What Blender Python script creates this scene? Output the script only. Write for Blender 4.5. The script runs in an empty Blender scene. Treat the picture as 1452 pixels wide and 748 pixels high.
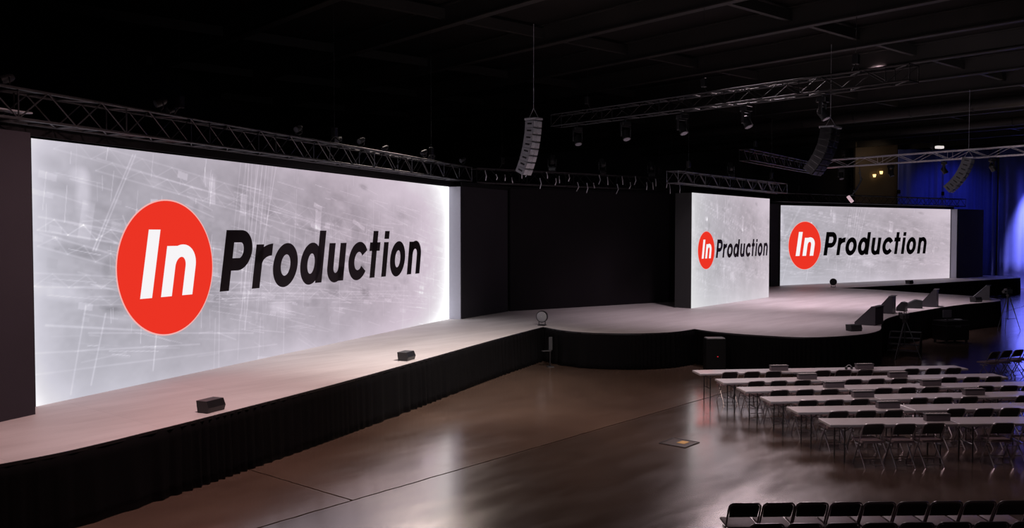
import bpy, bmesh, math, random
import numpy as np
from mathutils import Vector, Matrix

random.seed(7)
rng = np.random.default_rng(11)
col = bpy.context.scene.collection
PI = math.pi

# ------------------------------------------------------------------ camera facts
FPX, CAM_H = 1270.0, 4.25
PITCH = math.atan((374 - 331) / FPX)

def V(*a): return Vector(a)

# ------------------------------------------------------------------ materials
def mat(name, rgb, rough=.6, metal=0., spec=.5, noise=0., nscale=8., bump=0., bscale=40., emit=None, estr=0., sheen=0., coat=0.):
    m = bpy.data.materials.new(name); m.use_nodes = True
    nt = m.node_tree; b = nt.nodes['Principled BSDF']
    b.inputs['Base Color'].default_value = (*rgb, 1)
    b.inputs['Roughness'].default_value = rough
    b.inputs['Metallic'].default_value = metal
    b.inputs['Specular IOR Level'].default_value = spec
    if sheen: b.inputs['Sheen Weight'].default_value = sheen
    if coat:
        b.inputs['Coat Weight'].default_value = coat; b.inputs['Coat Roughness'].default_value = .15
    if emit:
        b.inputs['Emission Color'].default_value = (*emit, 1); b.inputs['Emission Strength'].default_value = estr
    tc = nt.nodes.new('ShaderNodeTexCoord')
    n = nt.nodes.new('ShaderNodeTexNoise'); n.inputs['Scale'].default_value = nscale; n.inputs['Detail'].default_value = 5
    nt.links.new(tc.outputs['Object'], n.inputs['Vector'])
    r = nt.nodes.new('ShaderNodeMapRange')
    k = noise if noise else .12
    r.inputs['To Min'].default_value = 1 - k; r.inputs['To Max'].default_value = 1 + k
    nt.links.new(n.outputs['Fac'], r.inputs['Value'])
    mx = nt.nodes.new('ShaderNodeVectorMath'); mx.operation = 'SCALE'
    mx.inputs[0].default_value = rgb
    nt.links.new(r.outputs['Result'], mx.inputs['Scale'])
    nt.links.new(mx.outputs['Vector'], b.inputs['Base Color'])
    if bump:
        n2 = nt.nodes.new('ShaderNodeTexNoise'); n2.inputs['Scale'].default_value = bscale; n2.inputs['Detail'].default_value = 4
        nt.links.new(tc.outputs['Object'], n2.inputs['Vector'])
        bp = nt.nodes.new('ShaderNodeBump'); bp.inputs['Strength'].default_value = bump; bp.inputs['Distance'].default_value = .01
        nt.links.new(n2.outputs['Fac'], bp.inputs['Height']); nt.links.new(bp.outputs['Normal'], b.inputs['Normal'])
    return m

M = {}
M['black_cloth'] = mat('black_cloth', (.0032, .0028, .0033), .9, spec=.08, noise=.35, nscale=3, bump=.3, bscale=120, sheen=.0)
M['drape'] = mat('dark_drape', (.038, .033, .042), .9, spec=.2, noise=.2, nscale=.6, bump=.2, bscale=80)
M['header'] = mat('header_cloth', (.010, .009, .011), .9, spec=.2)
M['return_white'] = mat('return_panel_white', (.45, .45, .53), .7, spec=.3, noise=.05)
M['dark_grey'] = mat('dark_grey_panel', (.03, .03, .031), .6, spec=.3)
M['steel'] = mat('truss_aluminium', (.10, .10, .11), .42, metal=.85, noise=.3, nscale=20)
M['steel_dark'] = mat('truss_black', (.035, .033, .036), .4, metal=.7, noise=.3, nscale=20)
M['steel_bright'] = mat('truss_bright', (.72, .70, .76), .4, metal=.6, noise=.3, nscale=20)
M['black_metal'] = mat('black_metal', (.02, .018, .02), .4, metal=.3)
M['chrome'] = mat('chair_tube', (.32, .29, .31), .3, metal=.9, noise=.1)
M['black_plastic'] = mat('black_plastic', (.012, .011, .013), .38, spec=.5)
M['seat_fabric'] = mat('seat_pad', (.21, .15, .17), .55, spec=.35, noise=.25, nscale=14, bump=.2)
M['laminate'] = mat('table_laminate', (.56, .51, .54), .24, spec=.9, noise=.10, nscale=3)
M['table_edge'] = mat('table_edge_band', (.30, .27, .28), .5)
M['box_grey'] = mat('outlet_box_grey', (.13, .105, .12), .5, noise=.1)
M['box_top'] = mat('outlet_box_top', (.018, .015, .018), .5)
M['socket'] = mat('outlet_socket_white', (.55, .5, .5), .5)
M['speaker'] = mat('speaker_cabinet', (.013, .013, .015), .45, bump=.2)
M['grille'] = mat('speaker_grille', (.05, .05, .055), .5, metal=.3, noise=.4, nscale=60)
M['grille_light'] = mat('line_array_grille_light', (.62, .62, .68), .45, metal=.2, noise=.35, nscale=14)
M['box_light'] = mat('line_array_cabinet_light', (.24, .24, .27), .5, noise=.3, nscale=9)
M['box_grey2'] = mat('line_array_cabinet_grey', (.13, .13, .14), .5, noise=.3, nscale=9)
M['grille_mid'] = mat('line_array_grille_mid', (.26, .25, .28), .45, metal=.2, noise=.4, nscale=14)
M['monitor_side'] = mat('monitor_cabinet', (.042, .036, .045), .5)
M['monitor_glass'] = mat('monitor_glass', (.01, .01, .012), .12, spec=.6)
M['grey_plastic'] = mat('grey_plastic', (.35, .35, .37), .4)
M['yellow'] = mat('yellow_tape', (.55, .30, .03), .5, noise=.3, nscale=12)
M['floor_plate'] = mat('floor_box_plate', (.06, .04, .03), .35, metal=.4, noise=.3)
M['ceiling'] = mat('ceiling_deck', (.011, .0082, .0075), .9, spec=.2, noise=.6, nscale=.35)
M['beam'] = mat('ceiling_beam', (.019, .0145, .013), .7, noise=.6, nscale=.5)
M['duct'] = mat('ceiling_duct', (.020, .016, .015), .6, metal=.1, noise=.4, nscale=.8)
M['wall_dark'] = mat('hall_wall', (.012, .010, .012), .9, noise=.3, nscale=.3)
M['wall_tan'] = mat('tan_wall', (.10, .075, .055), .8, noise=.35, nscale=.8)
M['blue_cloth'] = mat('blue_velvet', (.11, .14, .55), .75, spec=.25, noise=.15, nscale=1.5, sheen=.25)
M['lamp_white'] = mat('lamp_white', (.6, .6, .6), .5, emit=(1, .93, .9), estr=.7)
M['lamp_yellow'] = mat('lamp_yellow', (.7, .5, .2), .5, emit=(1, .65, .25), estr=2.2)
M['lamp_red'] = mat('lamp_red', (.5, .02, .03), .5, emit=(1, .03, .06), estr=.55)
M['lamp_pink'] = mat('lamp_pink', (.6, .45, .5), .5, emit=(1, .70, .78), estr=.5)
M['lens'] = mat('lamp_lens', (.25, .25, .3), .15, metal=.6)
M['case'] = mat('road_case', (.003, .003, .0035), .6, spec=.2, bump=.2)

# stage deck: pale painted boards with faint scuffs and panel seams
def deck_material():
    m = bpy.data.materials.new('stage_deck'); m.use_nodes = True; nt = m.node_tree; N = nt.nodes; Lk = nt.links
    b = N['Principled BSDF']; b.inputs['Roughness'].default_value = .55; b.inputs['Specular IOR Level'].default_value = .35
    tc = N.new('ShaderNodeTexCoord'); mp = N.new('ShaderNodeMapping'); mp.inputs['Rotation'].default_value = (0, 0, math.radians(-50))
    Lk.new(tc.outputs['Object'], mp.inputs['Vector'])
    n = N.new('ShaderNodeTexNoise'); n.inputs['Scale'].default_value = .5; n.inputs['Detail'].default_value = 7; n.inputs['Roughness'].default_value = .62
    mp2 = N.new('ShaderNodeMapping'); mp2.inputs['Scale'].default_value = (.5, 2.2, 1); Lk.new(mp.outputs['Vector'], mp2.inputs['Vector'])
    Lk.new(mp2.outputs['Vector'], n.inputs['Vector'])
    cr = N.new('ShaderNodeValToRGB'); cr.color_ramp.elements[0].position = .3; cr.color_ramp.elements[0].color = (.55, .50, .50, 1)
    cr.color_ramp.elements[1].position = .72; cr.color_ramp.elements[1].color = (.76, .71, .715, 1)
    Lk.new(n.outputs['Fac'], cr.inputs['Fac'])
    br = N.new('ShaderNodeTexBrick'); br.offset = 0; br.inputs['Scale'].default_value = 1
    br.inputs['Brick Width'].default_value = 2.44; br.inputs['Row Height'].default_value = 1.22; br.inputs['Mortar Size'].default_value = .006
    br.inputs['Color1'].default_value = (1, 1, 1, 1); br.inputs['Color2'].default_value = (.93, .93, .93, 1); br.inputs['Mortar'].default_value = (.8, .8, .8, 1)
    Lk.new(mp.outputs['Vector'], br.inputs['Vector'])
    mx = N.new('ShaderNodeMix'); mx.data_type = 'RGBA'; mx.blend_type = 'MULTIPLY'; mx.inputs['Factor'].default_value = .8
    Lk.new(cr.outputs['Color'], mx.inputs['A']); Lk.new(br.outputs['Color'], mx.inputs['B'])
    Lk.new(mx.outputs['Result'], b.inputs['Base Color'])
    return m
M['deck'] = deck_material()

# polished concrete, jointed in big slabs that run parallel to the stage front
JX, JY, JANG = -2.55, 14.19, math.radians(49.6)      # a joint crossing and the joint direction
def floor_material():
    m = bpy.data.materials.new('polished_concrete'); m.use_nodes = True; nt = m.node_tree; N = nt.nodes; Lk = nt.links
    b = N['Principled BSDF']; b.inputs['IOR'].default_value = 1.6; b.inputs['Specular Tint'].default_value = (1, .93, .9, 1); b.inputs['Coat Weight'].default_value = 1; b.inputs['Coat Tint'].default_value = (1, .95, .91, 1); b.inputs['Coat IOR'].default_value = 3.8; b.inputs['Coat Roughness'].default_value = .12
    b.inputs['Specular IOR Level'].default_value = .8
    tc = N.new('ShaderNodeTexCoord')
    sub = N.new('ShaderNodeVectorMath'); sub.operation = 'SUBTRACT'; sub.inputs[1].default_value = (JX, JY, 0)
    Lk.new(tc.outputs['Object'], sub.inputs[0])
    rot = N.new('ShaderNodeVectorRotate'); rot.rotation_type = 'Z_AXIS'; rot.inputs['Angle'].default_value = -JANG
    Lk.new(sub.outputs['Vector'], rot.inputs['Vector'])
    big = N.new('ShaderNodeTexNoise'); big.inputs['Scale'].default_value = .22; big.inputs['Detail'].default_value = 8; big.inputs['Roughness'].default_value = .6; big.inputs['Distortion'].default_value = .6
    Lk.new(rot.outputs['Vector'], big.inputs['Vector'])
    cr = N.new('ShaderNodeValToRGB')
    cr.color_ramp.elements[0].position = .28; cr.color_ramp.elements[0].color = (.12, .078, .062, 1)
    cr.color_ramp.elements[1].position = .74; cr.color_ramp.elements[1].color = (.27, .18, .14, 1)
    Lk.new(big.outputs['Fac'], cr.inputs['Fac'])
    br = N.new('ShaderNodeTexBrick'); br.offset = .5; br.inputs['Scale'].default_value = 1
    br.inputs['Brick Width'].default_value = 36.6; br.inputs['Row Height'].default_value = 9.15; br.inputs['Mortar Size'].default_value = .022
    br.inputs['Mortar Smooth'].default_value = .2
    br.inputs['Color1'].default_value = (1, 1, 1, 1); br.inputs['Color2'].default_value = (.8, .8, .8, 1); br.inputs['Mortar'].default_value = (.10, .09, .08, 1)
    wob = N.new('ShaderNodeTexNoise'); wob.inputs['Scale'].default_value = 2.5; Lk.new(rot.outputs['Vector'], wob.inputs['Vector'])
    ws = N.new('ShaderNodeVectorMath'); ws.operation = 'SCALE'; ws.inputs['Scale'].default_value = .05; Lk.new(wob.outputs['Color'], ws.inputs[0])
    wa = N.new('ShaderNodeVectorMath'); wa.operation = 'ADD'
    sh = N.new('ShaderNodeVectorMath'); sh.operation = 'ADD'; sh.inputs[1].default_value = (18.3, 0, 0); Lk.new(rot.outputs['Vector'], sh.inputs[0]); Lk.new(sh.outputs['Vector'], wa.inputs[0]); Lk.new(ws.outputs['Vector'], wa.inputs[1])
    Lk.new(wa.outputs['Vector'], br.inputs['Vector'])
    mx = N.new('ShaderNodeMix'); mx.data_type = 'RGBA'; mx.blend_type = 'MULTIPLY'; mx.inputs['Factor'].default_value = 1
    Lk.new(cr.outputs['Color'], mx.inputs['A']); Lk.new(br.outputs['Color'], mx.inputs['B'])
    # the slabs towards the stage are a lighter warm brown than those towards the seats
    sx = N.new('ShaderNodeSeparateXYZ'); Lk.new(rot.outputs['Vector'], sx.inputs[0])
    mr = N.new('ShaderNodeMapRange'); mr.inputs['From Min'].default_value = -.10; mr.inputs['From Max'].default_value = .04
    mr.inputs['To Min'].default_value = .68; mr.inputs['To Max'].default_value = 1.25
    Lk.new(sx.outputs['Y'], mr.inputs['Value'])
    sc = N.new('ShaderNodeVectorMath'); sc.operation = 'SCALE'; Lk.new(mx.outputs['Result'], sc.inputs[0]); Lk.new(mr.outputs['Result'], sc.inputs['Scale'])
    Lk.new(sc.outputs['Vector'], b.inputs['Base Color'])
    fine = N.new('ShaderNodeTexNoise'); fine.inputs['Scale'].default_value = 1.4; fine.inputs['Detail'].default_value = 7; fine.inputs['Roughness'].default_value = .65
    mps = N.new('ShaderNodeMapping'); mps.inputs['Scale'].default_value = (.35, 1.3, 1); Lk.new(rot.outputs['Vector'], mps.inputs['Vector'])
    Lk.new(mps.outputs['Vector'], fine.inputs['Vector'])
    rr = N.new('ShaderNodeMapRange'); rr.inputs['From Min'].default_value = .3; rr.inputs['From Max'].default_value = .75
    rr.inputs['To Min'].default_value = .15; rr.inputs['To Max'].default_value = .23
    Lk.new(fine.outputs['Fac'], rr.inputs['Value'])
    inv = N.new('ShaderNodeMath'); inv.operation = 'SUBTRACT'; inv.inputs[0].default_value = 1; Lk.new(br.outputs['Fac'], inv.inputs[1]); Lk.new(inv.outputs['Value'], b.inputs['Coat Weight'])
    sp = N.new('ShaderNodeMath'); sp.operation = 'MULTIPLY'; sp.inputs[1].default_value = .5; Lk.new(inv.outputs['Value'], sp.inputs[0]); Lk.new(sp.outputs['Value'], b.inputs['Specular IOR Level'])
    me_ = N.new('ShaderNodeMath'); me_.operation = 'MULTIPLY'; me_.inputs[1].default_value = .3; Lk.new(inv.outputs['Value'], me_.inputs[0]); Lk.new(me_.outputs['Value'], b.inputs['Metallic'])
    ad = N.new('ShaderNodeMath'); ad.operation = 'MULTIPLY_ADD'; ad.inputs[1].default_value = .5; Lk.new(br.outputs['Fac'], ad.inputs[0]); Lk.new(rr.outputs['Result'], ad.inputs[2])
    Lk.new(ad.outputs['Value'], b.inputs['Roughness']); Lk.new(ad.outputs['Value'], b.inputs['Coat Roughness'])
    return m
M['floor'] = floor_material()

def screen_material():
    m = bpy.data.materials.new('led_image'); m.use_nodes = True; nt = m.node_tree; N = nt.nodes
    for n in list(N): N.remove(n)
    out = N.new('ShaderNodeOutputMaterial'); em = N.new('ShaderNodeEmission'); at = N.new('ShaderNodeAttribute'); at.attribute_name = 'picture'
    nt.links.new(at.outputs['Color'], em.inputs['Color']); nt.links.new(em.outputs['Emission'], out.inputs['Surface'])
    return m
M['led'] = screen_material()
def flat_emit(name, rgb, s=1):
    m = bpy.data.materials.new(name); m.use_nodes = True; nt = m.node_tree; N = nt.nodes
    for n in list(N): N.remove(n)
    out = N.new('ShaderNodeOutputMaterial'); em = N.new('ShaderNodeEmission'); em.inputs['Color'].default_value = (*rgb, 1); em.inputs['Strength'].default_value = s
    nt.links.new(em.outputs['Emission'], out.inputs['Surface']); return m
M['led_red'] = flat_emit('led_red', (.84, .034, .018))
M['led_white'] = flat_emit('led_white', (.93, .91, .93))
M['led_pale'] = flat_emit('led_pale_outline', (.9, .45, .43))
M['led_black'] = mat('led_black', (.010, .006, .009), .6, spec=.2)

# ------------------------------------------------------------------ mesh helper
class MB:
    def __init__(s): s.v = []; s.f = []; s.mi = []; s.cur = 0
    def add(s, vs, fs):
        o = len(s.v); s.v += [tuple(v) for v in vs]; s.f += [tuple(i + o for i in f) for f in fs]; s.mi += [s.cur] * len(fs); return s
    def box(s, c, size, R=None, bev=0):
        cx, cy, cz = c; hx, hy, hz = (q / 2 for q in size)
        if bev:
            b = min(bev, hx * .9, hy * .9, hz * .9); vs = []; 
            bm = bmesh.new(); bmesh.ops.create_cube(bm, size=1)
            for v in bm.verts: v.co = V(v.co.x * size[0], v.co.y * size[1], v.co.z * size[2])
            bmesh.ops.bevel(bm, geom=bm.edges[:], offset=b, segments=2, affect='EDGES', profile=.5)
            vs = [v.co.copy() for v in bm.verts]; fs = [[v.index for v in f.verts] for f in bm.faces]; bm.free()
        else:
            vs = [V(a * hx, b_ * hy, c_ * hz) for a in (-1, 1) for b_ in (-1, 1) for c_ in (-1, 1)]
            fs = [(0, 1, 3, 2), (4, 6, 7, 5), (0, 4, 5, 1), (2, 3, 7, 6), (0, 2, 6, 4), (1, 5, 7, 3)]
        if R is not None: vs = [R @ v for v in vs]
        return s.add([v + V(cx, cy, cz) for v in vs], fs)
    def tube(s, pts, r, n=8, cap=True):
        pts = [V(*p) for p in pts]; m = len(pts); rings = []
        up = None
        for i, p in enumerate(pts):
            d = (pts[min(i + 1, m - 1)] - pts[max(i - 1, 0)]).normalized()
            if up is None:
                a = V(0, 0, 1) if abs(d.z) < .9 else V(1, 0, 0); up = (a - d * a.dot(d)).normalized()
            else: up = (up - d * up.dot(d)).normalized()
            w = d.cross(up); rr = r[i] if isinstance(r, (list, tuple)) else r
            rings.append([p + (up * math.cos(2 * PI * k / n) + w * math.sin(2 * PI * k / n)) * rr for k in range(n)])
        vs = [v for q in rings for v in q]
        fs = [(i * n + k, i * n + (k + 1) % n, (i + 1) * n + (k + 1) % n, (i + 1) * n + k) for i in range(m - 1) for k in range(n)]
        if cap: fs += [tuple(range(n))[::-1], tuple((m - 1) * n + k for k in range(n))]
        return s.add(vs, fs)
    def prism(s, poly, z0, z1):            # poly in xy
        n = len(poly); vs = [(x, y, z0) for x, y in poly] + [(x, y, z1) for x, y in poly]
        fs = [tuple(range(n))[::-1], tuple(range(n, 2 * n))] + [(i, (i + 1) % n, n + (i + 1) % n, n + i) for i in range(n)]
        return s.add(vs, fs)
    def xprism(s, poly, x0, x1):           # poly in yz, extruded along x
        n = len(poly); vs = [(x0, y, z) for y, z in poly] + [(x1, y, z) for y, z in poly]
        fs = [tuple(range(n))[::-1], tuple(range(n, 2 * n))] + [(i, (i + 1) % n, n + (i + 1) % n, n + i) for i in range(n)]
        return s.add(vs, fs)
    def build(s, name, m, parent=None, smooth=False, kind=None):
        me = bpy.data.meshes.new(name); me.from_pydata(s.v, [], s.f); me.validate()
        bm = bmesh.new(); bm.from_mesh(me); bmesh.ops.recalc_face_normals(bm, faces=bm.faces[:]); bm.to_mesh(me); bm.free()
        for q in (m if isinstance(m, (list, tuple)) else [m]): me.materials.append(q)
        if smooth:
            me.polygons.foreach_set('use_smooth', [True] * len(me.polygons))
            try: me.set_sharp_from_angle(angle=math.radians(40))
            except Exception: pass
        o = bpy.data.objects.new(name, me); col.objects.link(o)
        if parent: o.parent = parent
        if kind: o['kind'] = kind
        return o

def thing(name, label, cat, loc=(0, 0, 0), rz=0, group=None):
    o = bpy.data.objects.new(name, None); o.empty_display_size = .1; col.objects.link(o)
    o.location = loc; o.rotation_euler = (0, 0, rz); tag(o, label, cat, group); return o
def tag(o, label, cat, group=None):
    o['label'] = label; o['category'] = cat
    if group: o['group'] = group
    return o
KIDS = {}
def dup(root, loc, rz, label, group=None):
    r = root.copy(); col.objects.link(r); r.location = loc; r.rotation_euler = (0, 0, rz)
    r['label'] = label
    if group: r['group'] = group
    for ch in kids_of(root):
        c = ch.copy(); col.objects.link(c); c.parent = r
        for g in kids_of(ch):
            d = g.copy(); col.objects.link(d); d.parent = c
    return r
def kids_of(o):
    if o.name not in KIDS: KIDS[o.name] = list(o.children)
    return KIDS[o.name]
ORD = ['leftmost', 'second', 'third', 'fourth', 'fifth', 'sixth', 'seventh', 'eighth', 'ninth', 'tenth', 'eleventh', 'twelfth', 'thirteenth', 'fourteenth', 'fifteenth', 'sixteenth']
def nth(i): return 'leftmost' if i == 0 else ORD[i] + ' from left'

# ------------------------------------------------------------------ plan of the set (metres, camera above the origin looking along +y)
ST = 1.14                                    # stage height
LA, LB = V(-8.573, 16.034, ST), V(-2.315, 32.574, ST)
MA, MBp = V(7.456, 37.199, ST), V(12.585, 43.831, ST)
RA, RB = V(15.643, 53.475, ST), V(30.76, 62.90, ST)
SH = 4.81                                    # screen height
def frame2(a, b):
    d = (b - a); L = d.length; d = d / L; return d, V(d.y, -d.x, 0), L     # along, towards the audience, length
Ld, Ln, LL = frame2(LA, LB); Md, Mn, ML = frame2(MA, MBp); Rd, Rn, RL = frame2(RA, RB)

def catmull(pts, k=8):
    out = []; P = [V(p[0], p[1], 0) for p in pts]
    for i in range(len(P) - 1):
        p0 = P[max(i - 1, 0)]; p1 = P[i]; p2 = P[i + 1]; p3 = P[min(i + 2, len(P) - 1)]
        for j in range(k):
            t = j / k
            q = .5 * ((2 * p1) + (p2 - p0) * t + (2 * p0 - 5 * p1 + 4 * p2 - p3) * t * t + (3 * p1 - p0 - 3 * p2 + p3) * t ** 3)
            out.append((q.x, q.y))
    out.append((P[-1].x, P[-1].y)); return out

seg_left = catmull([(-10.6, 10.9), (-9.2, 11.0), (-8.0, 11.3), (-7.2, 11.75), (-6.6, 12.42), (-6.2, 13.05), (-5.75, 13.95), (-5.14, 15.22), (-3.41, 19.09), (-.54, 26.2), (1.04, 29.85)])
seg_lobe = catmull([(1.04, 29.85), (1.67, 28.75), (2.52, 28.1), (3.83, 27.9), (5.10, 28.3), (5.97, 29.19)])
seg_big = catmull([(5.97, 29.19), (6.5, 28.3), (7.65, 27.35), (8.98, 26.85), (10.64, 27.5), (11.79, 28.7), (12.64, 30.55), (13.63, 32.57), (15.12, 34.58), (18.4, 38.0), (20.4, 39.75), (22.1, 40.95), (23.1, 42.4), (23.05, 44.6), (21.5, 47.2), (20.2, 49.7), (18.75, 51.25)])
seg_right = catmull([(18.75, 51.25), (24.59, 54.81), (30.2, 58.95), (35.27, 62.66), (36.3, 64.2), (36.2, 66.2)])
front = seg_left + seg_lobe[1:] + seg_big[1:] + seg_right[1:]
backline = [(34, 67.4), (29.5, 64.3), (14.0, 55.2), (8.2, 46.3), (6.8, 43.2), (-1.4, 37.6), (-3.2, 33.6), (-9.6, 16.6), (-11.4, 11.8)]

stage = thing('stage', 'long black skirted stage with pale deck and rounded front lobes below the screens', 'stage', (0, 0, 0))
def deck():
    poly = front + backline; bm = bmesh.new()
    vs = [bm.verts.new((x, y, ST)) for x, y in poly]; f = bm.faces.new(vs)
    if f.normal.z < 0: f.normal_flip()
    bm.normal_update()
    ex = bmesh.ops.extrude_face_region(bm, geom=[f])
    for v in [g for g in ex['geom'] if isinstance(g, bmesh.types.BMVert)]: v.co.z -= .05
    bmesh.ops.triangulate(bm, faces=[q for q in bm.faces if len(q.verts) > 4])
    bmesh.ops.recalc_face_normals(bm, faces=bm.faces[:])
    me = bpy.data.meshes.new('deck'); bm.to_mesh(me); bm.free(); me.materials.append(M['deck'])
    o = bpy.data.objects.new('deck', me); col.objects.link(o); o.parent = stage
deck()

def pleats(path, z0, z1, amp, period, name, m, parent, off=.0, nz=6, gather=.35, seed=0, step=.022):
    r = random.Random(seed)
    P = [V(x, y, 0) for x, y in path]; S = [0]
    for i in range(1, len(P)): S.append(S[-1] + (P[i] - P[i - 1]).length)
    n = max(8, int(S[-1] / step)); pts = []; j = 0
    ph = 0; phs = []
    for i in range(n + 1):
        s = S[-1] * i / n
        while j < len(S) - 2 and S[j + 1] < s: j += 1
        t = (s - S[j]) / max(1e-6, S[j + 1] - S[j]); p = P[j].lerp(P[j + 1], t)
        d = (P[j + 1] - P[j]).normalized(); pts.append((p, V(d.y, -d.x, 0)))
        ph += 2 * PI * step / period * (1 + .45 * math.sin(s * 1.7 + seed) + .35 * math.sin(s * .61 + 2 * seed)); phs.append(ph)
    vs = []; fs = []
    for k in range(nz + 1):
        tz = k / nz; z = z1 + (z0 - z1) * tz
        for i, (p, nn) in enumerate(pts):
            s = S[-1] * i / n
            a = amp * (gather + (1 - gather) * min(1, tz * 1.6)) * (.75 + .5 * math.sin(s * .9 + seed))
            q = p + nn * (off + a * (math.sin(phs[i] + .5 * tz * math.sin(s * 2)) + .3 * math.sin(phs[i] * 2.3)) + .03 * tz)
            vs.append((q.x, q.y, z))
    w = n + 1
    for k in range(nz):
        for i in range(n): fs.append((k * w + i, k * w + i + 1, (k + 1) * w + i + 1, (k + 1) * w + i))
    mb = MB(); mb.add(vs, fs); o = mb.build(name, m, parent, smooth=True)
    sm = o.modifiers.new('cloth_thickness', 'SOLIDIFY'); sm.thickness = .008
    return o
pleats(seg_left, .01, ST - .03, .030, .28, 'skirt', M['black_cloth'], stage, seed=1)
pleats(seg_lobe, .01, ST - .03, .035, .17, 'skirt', M['black_cloth'], stage, seed=2)
pleats(seg_big, .01, ST - .03, .035, .17, 'skirt', M['black_cloth'], stage, seed=3)
pleats(seg_right, .01, ST - .03, .030, .22, 'skirt', M['black_cloth'], stage, seed=4, step=.05)
mb = MB()
for seg in (seg_left, seg_lobe, seg_big, seg_right):       # black edge trim at the deck rim
    P = [V(x, y, 0) for x, y in seg]
    for i in range(len(P) - 1):
        d = (P[i + 1] - P[i]).normalized(); nn = V(d.y, -d.x, 0)
        a, b = P[i], P[i + 1]
        vs = [a + V(0, 0, ST - .05), b + V(0, 0, ST - .05), b + nn * .012 + V(0, 0, ST - .05), a + nn * .012 + V(0, 0, ST - .05)]
        vs += [v + V(0, 0, .048) for v in vs]
        mb.add(vs, [(0, 1, 2, 3), (4, 7, 6, 5), (0, 4, 5, 1), (2, 6, 7, 3), (1, 5, 6, 2), (0, 3, 7, 4)])
mb.build('edge_trim', M['black_metal'], stage)

# ------------------------------------------------------------------ lettering (drawn letter by letter)
def ell(cx, cz, rx, rz, a0, a1, n): return [(cx + rx * math.cos(a0 + (a1 - a0) * i / n), cz + rz * math.sin(a0 + (a1 - a0) * i / n)) for i in range(n + 1)]
def ring(cx, cz, rx, rz, t, a0=0, a1=2 * PI, n=40, tz=None):
    tz = t if tz is None else tz
    o = ell(cx, cz, rx, rz, a0, a1, n); i = ell(cx, cz, rx - t, rz - tz, a0, a1, n)
    return [[o[k], o[k + 1], i[k + 1], i[k]] for k in range(n)]
def rect(x0, x1, z0, z1): return [[(x0, z0), (x1, z0), (x1, z1), (x0, z1)]]
B0, XH, CH, TH = 1.765, 2.845, 3.195, .325
def gl_n(x0, x1):
    w = x1 - x0; cx = x0 + w / 2; th = min(TH, w * .335)
    r = rect(x0, x0 + th, B0, XH) + rect(x1 - th, x1, B0, 2.42)
    r += ring(cx, 2.40, w / 2, .475, th, 0, PI, 28, tz=.27)
    return r
def gl_u(x0, x1):
    cx = (x0 + x1) / 2
    return rect(x0, x0 + TH, 2.15, XH) + rect(x1 - TH, x1, B0, XH) + ring(cx, 2.17, (x1 - x0) / 2, .44, TH, PI, 2 * PI, 28, tz=.27)
def gl_o(x0, x1): return ring((x0 + x1) / 2, 2.30, (x1 - x0) / 2, .568, .335, n=48, tz=.295)
def letters_production():
    g = []
    g += rect(5.028, 5.36, B0, CH) + rect(5.36, 5.62, 2.90, CH) + rect(5.36, 5.62, 2.235, 2.53)
    g += ring(5.60, 2.715, .475, .480, .335, -PI / 2, PI / 2, 28, tz=.292)
    g += rect(6.219, 6.526, B0, XH) + ring(6.90, 2.36, .68, .50, .31, PI / 2, PI * .97, 20, tz=.30)
    g += gl_o(6.99, 8.067)
    g += gl_o(8.19, 9.20) + rect(8.98, 9.30, B0, CH)
    g += gl_u(9.52, 10.43)
    g += ring(11.19, 2.30, .56, .568, .335, math.radians(33), math.radians(327), 44, tz=.30)
    g += rect(11.94, 12.245, B0, CH) + rect(11.79, 12.43, 2.58, XH)
    g += rect(12.66, 12.965, B0, XH) + rect(12.66, 12.965, 2.945, CH)
    g += gl_o(13.147, 14.165)
    g += gl_n(14.384, 15.31)
    return g
def letters_in(): return rect(2.538, 2.875, B0, CH) + gl_n(3.135, 4.10)
def put_logo(scr, A, d, nrm, sc, s0, zc):
    """sc scale, s0 where the disc starts, zc disc centre above the stage"""
    def P(x, z, off): return A + d * (s0 + (x - 1.936) * sc) + nrm * off + V(0, 0, zc + (z - 2.385) * sc)
    def mesh(name, polys, m, off, slant=.19):
        mb = MB()
        for q in polys: mb.add([P(x + slant * (z - B0), z, off) for x, z in q], [tuple(range(len(q)))])
        o = mb.build(name, m, scr)
        return o
    mesh('logo_disc_outline', ring(3.357, 2.385, 1.455, 1.455, .05, n=96), M['led_pale'], .012, 0)
    mesh('logo_disc', [ell(3.357, 2.385, 1.425, 1.425, 0, 2 * PI, 96)[:-1]], M['led_red'], .016, 0)
    o = mesh('white_lettering', letters_in(), M['led_white'], .022)
    mesh('black_lettering', letters_production(), M['led_black'], .016)

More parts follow.
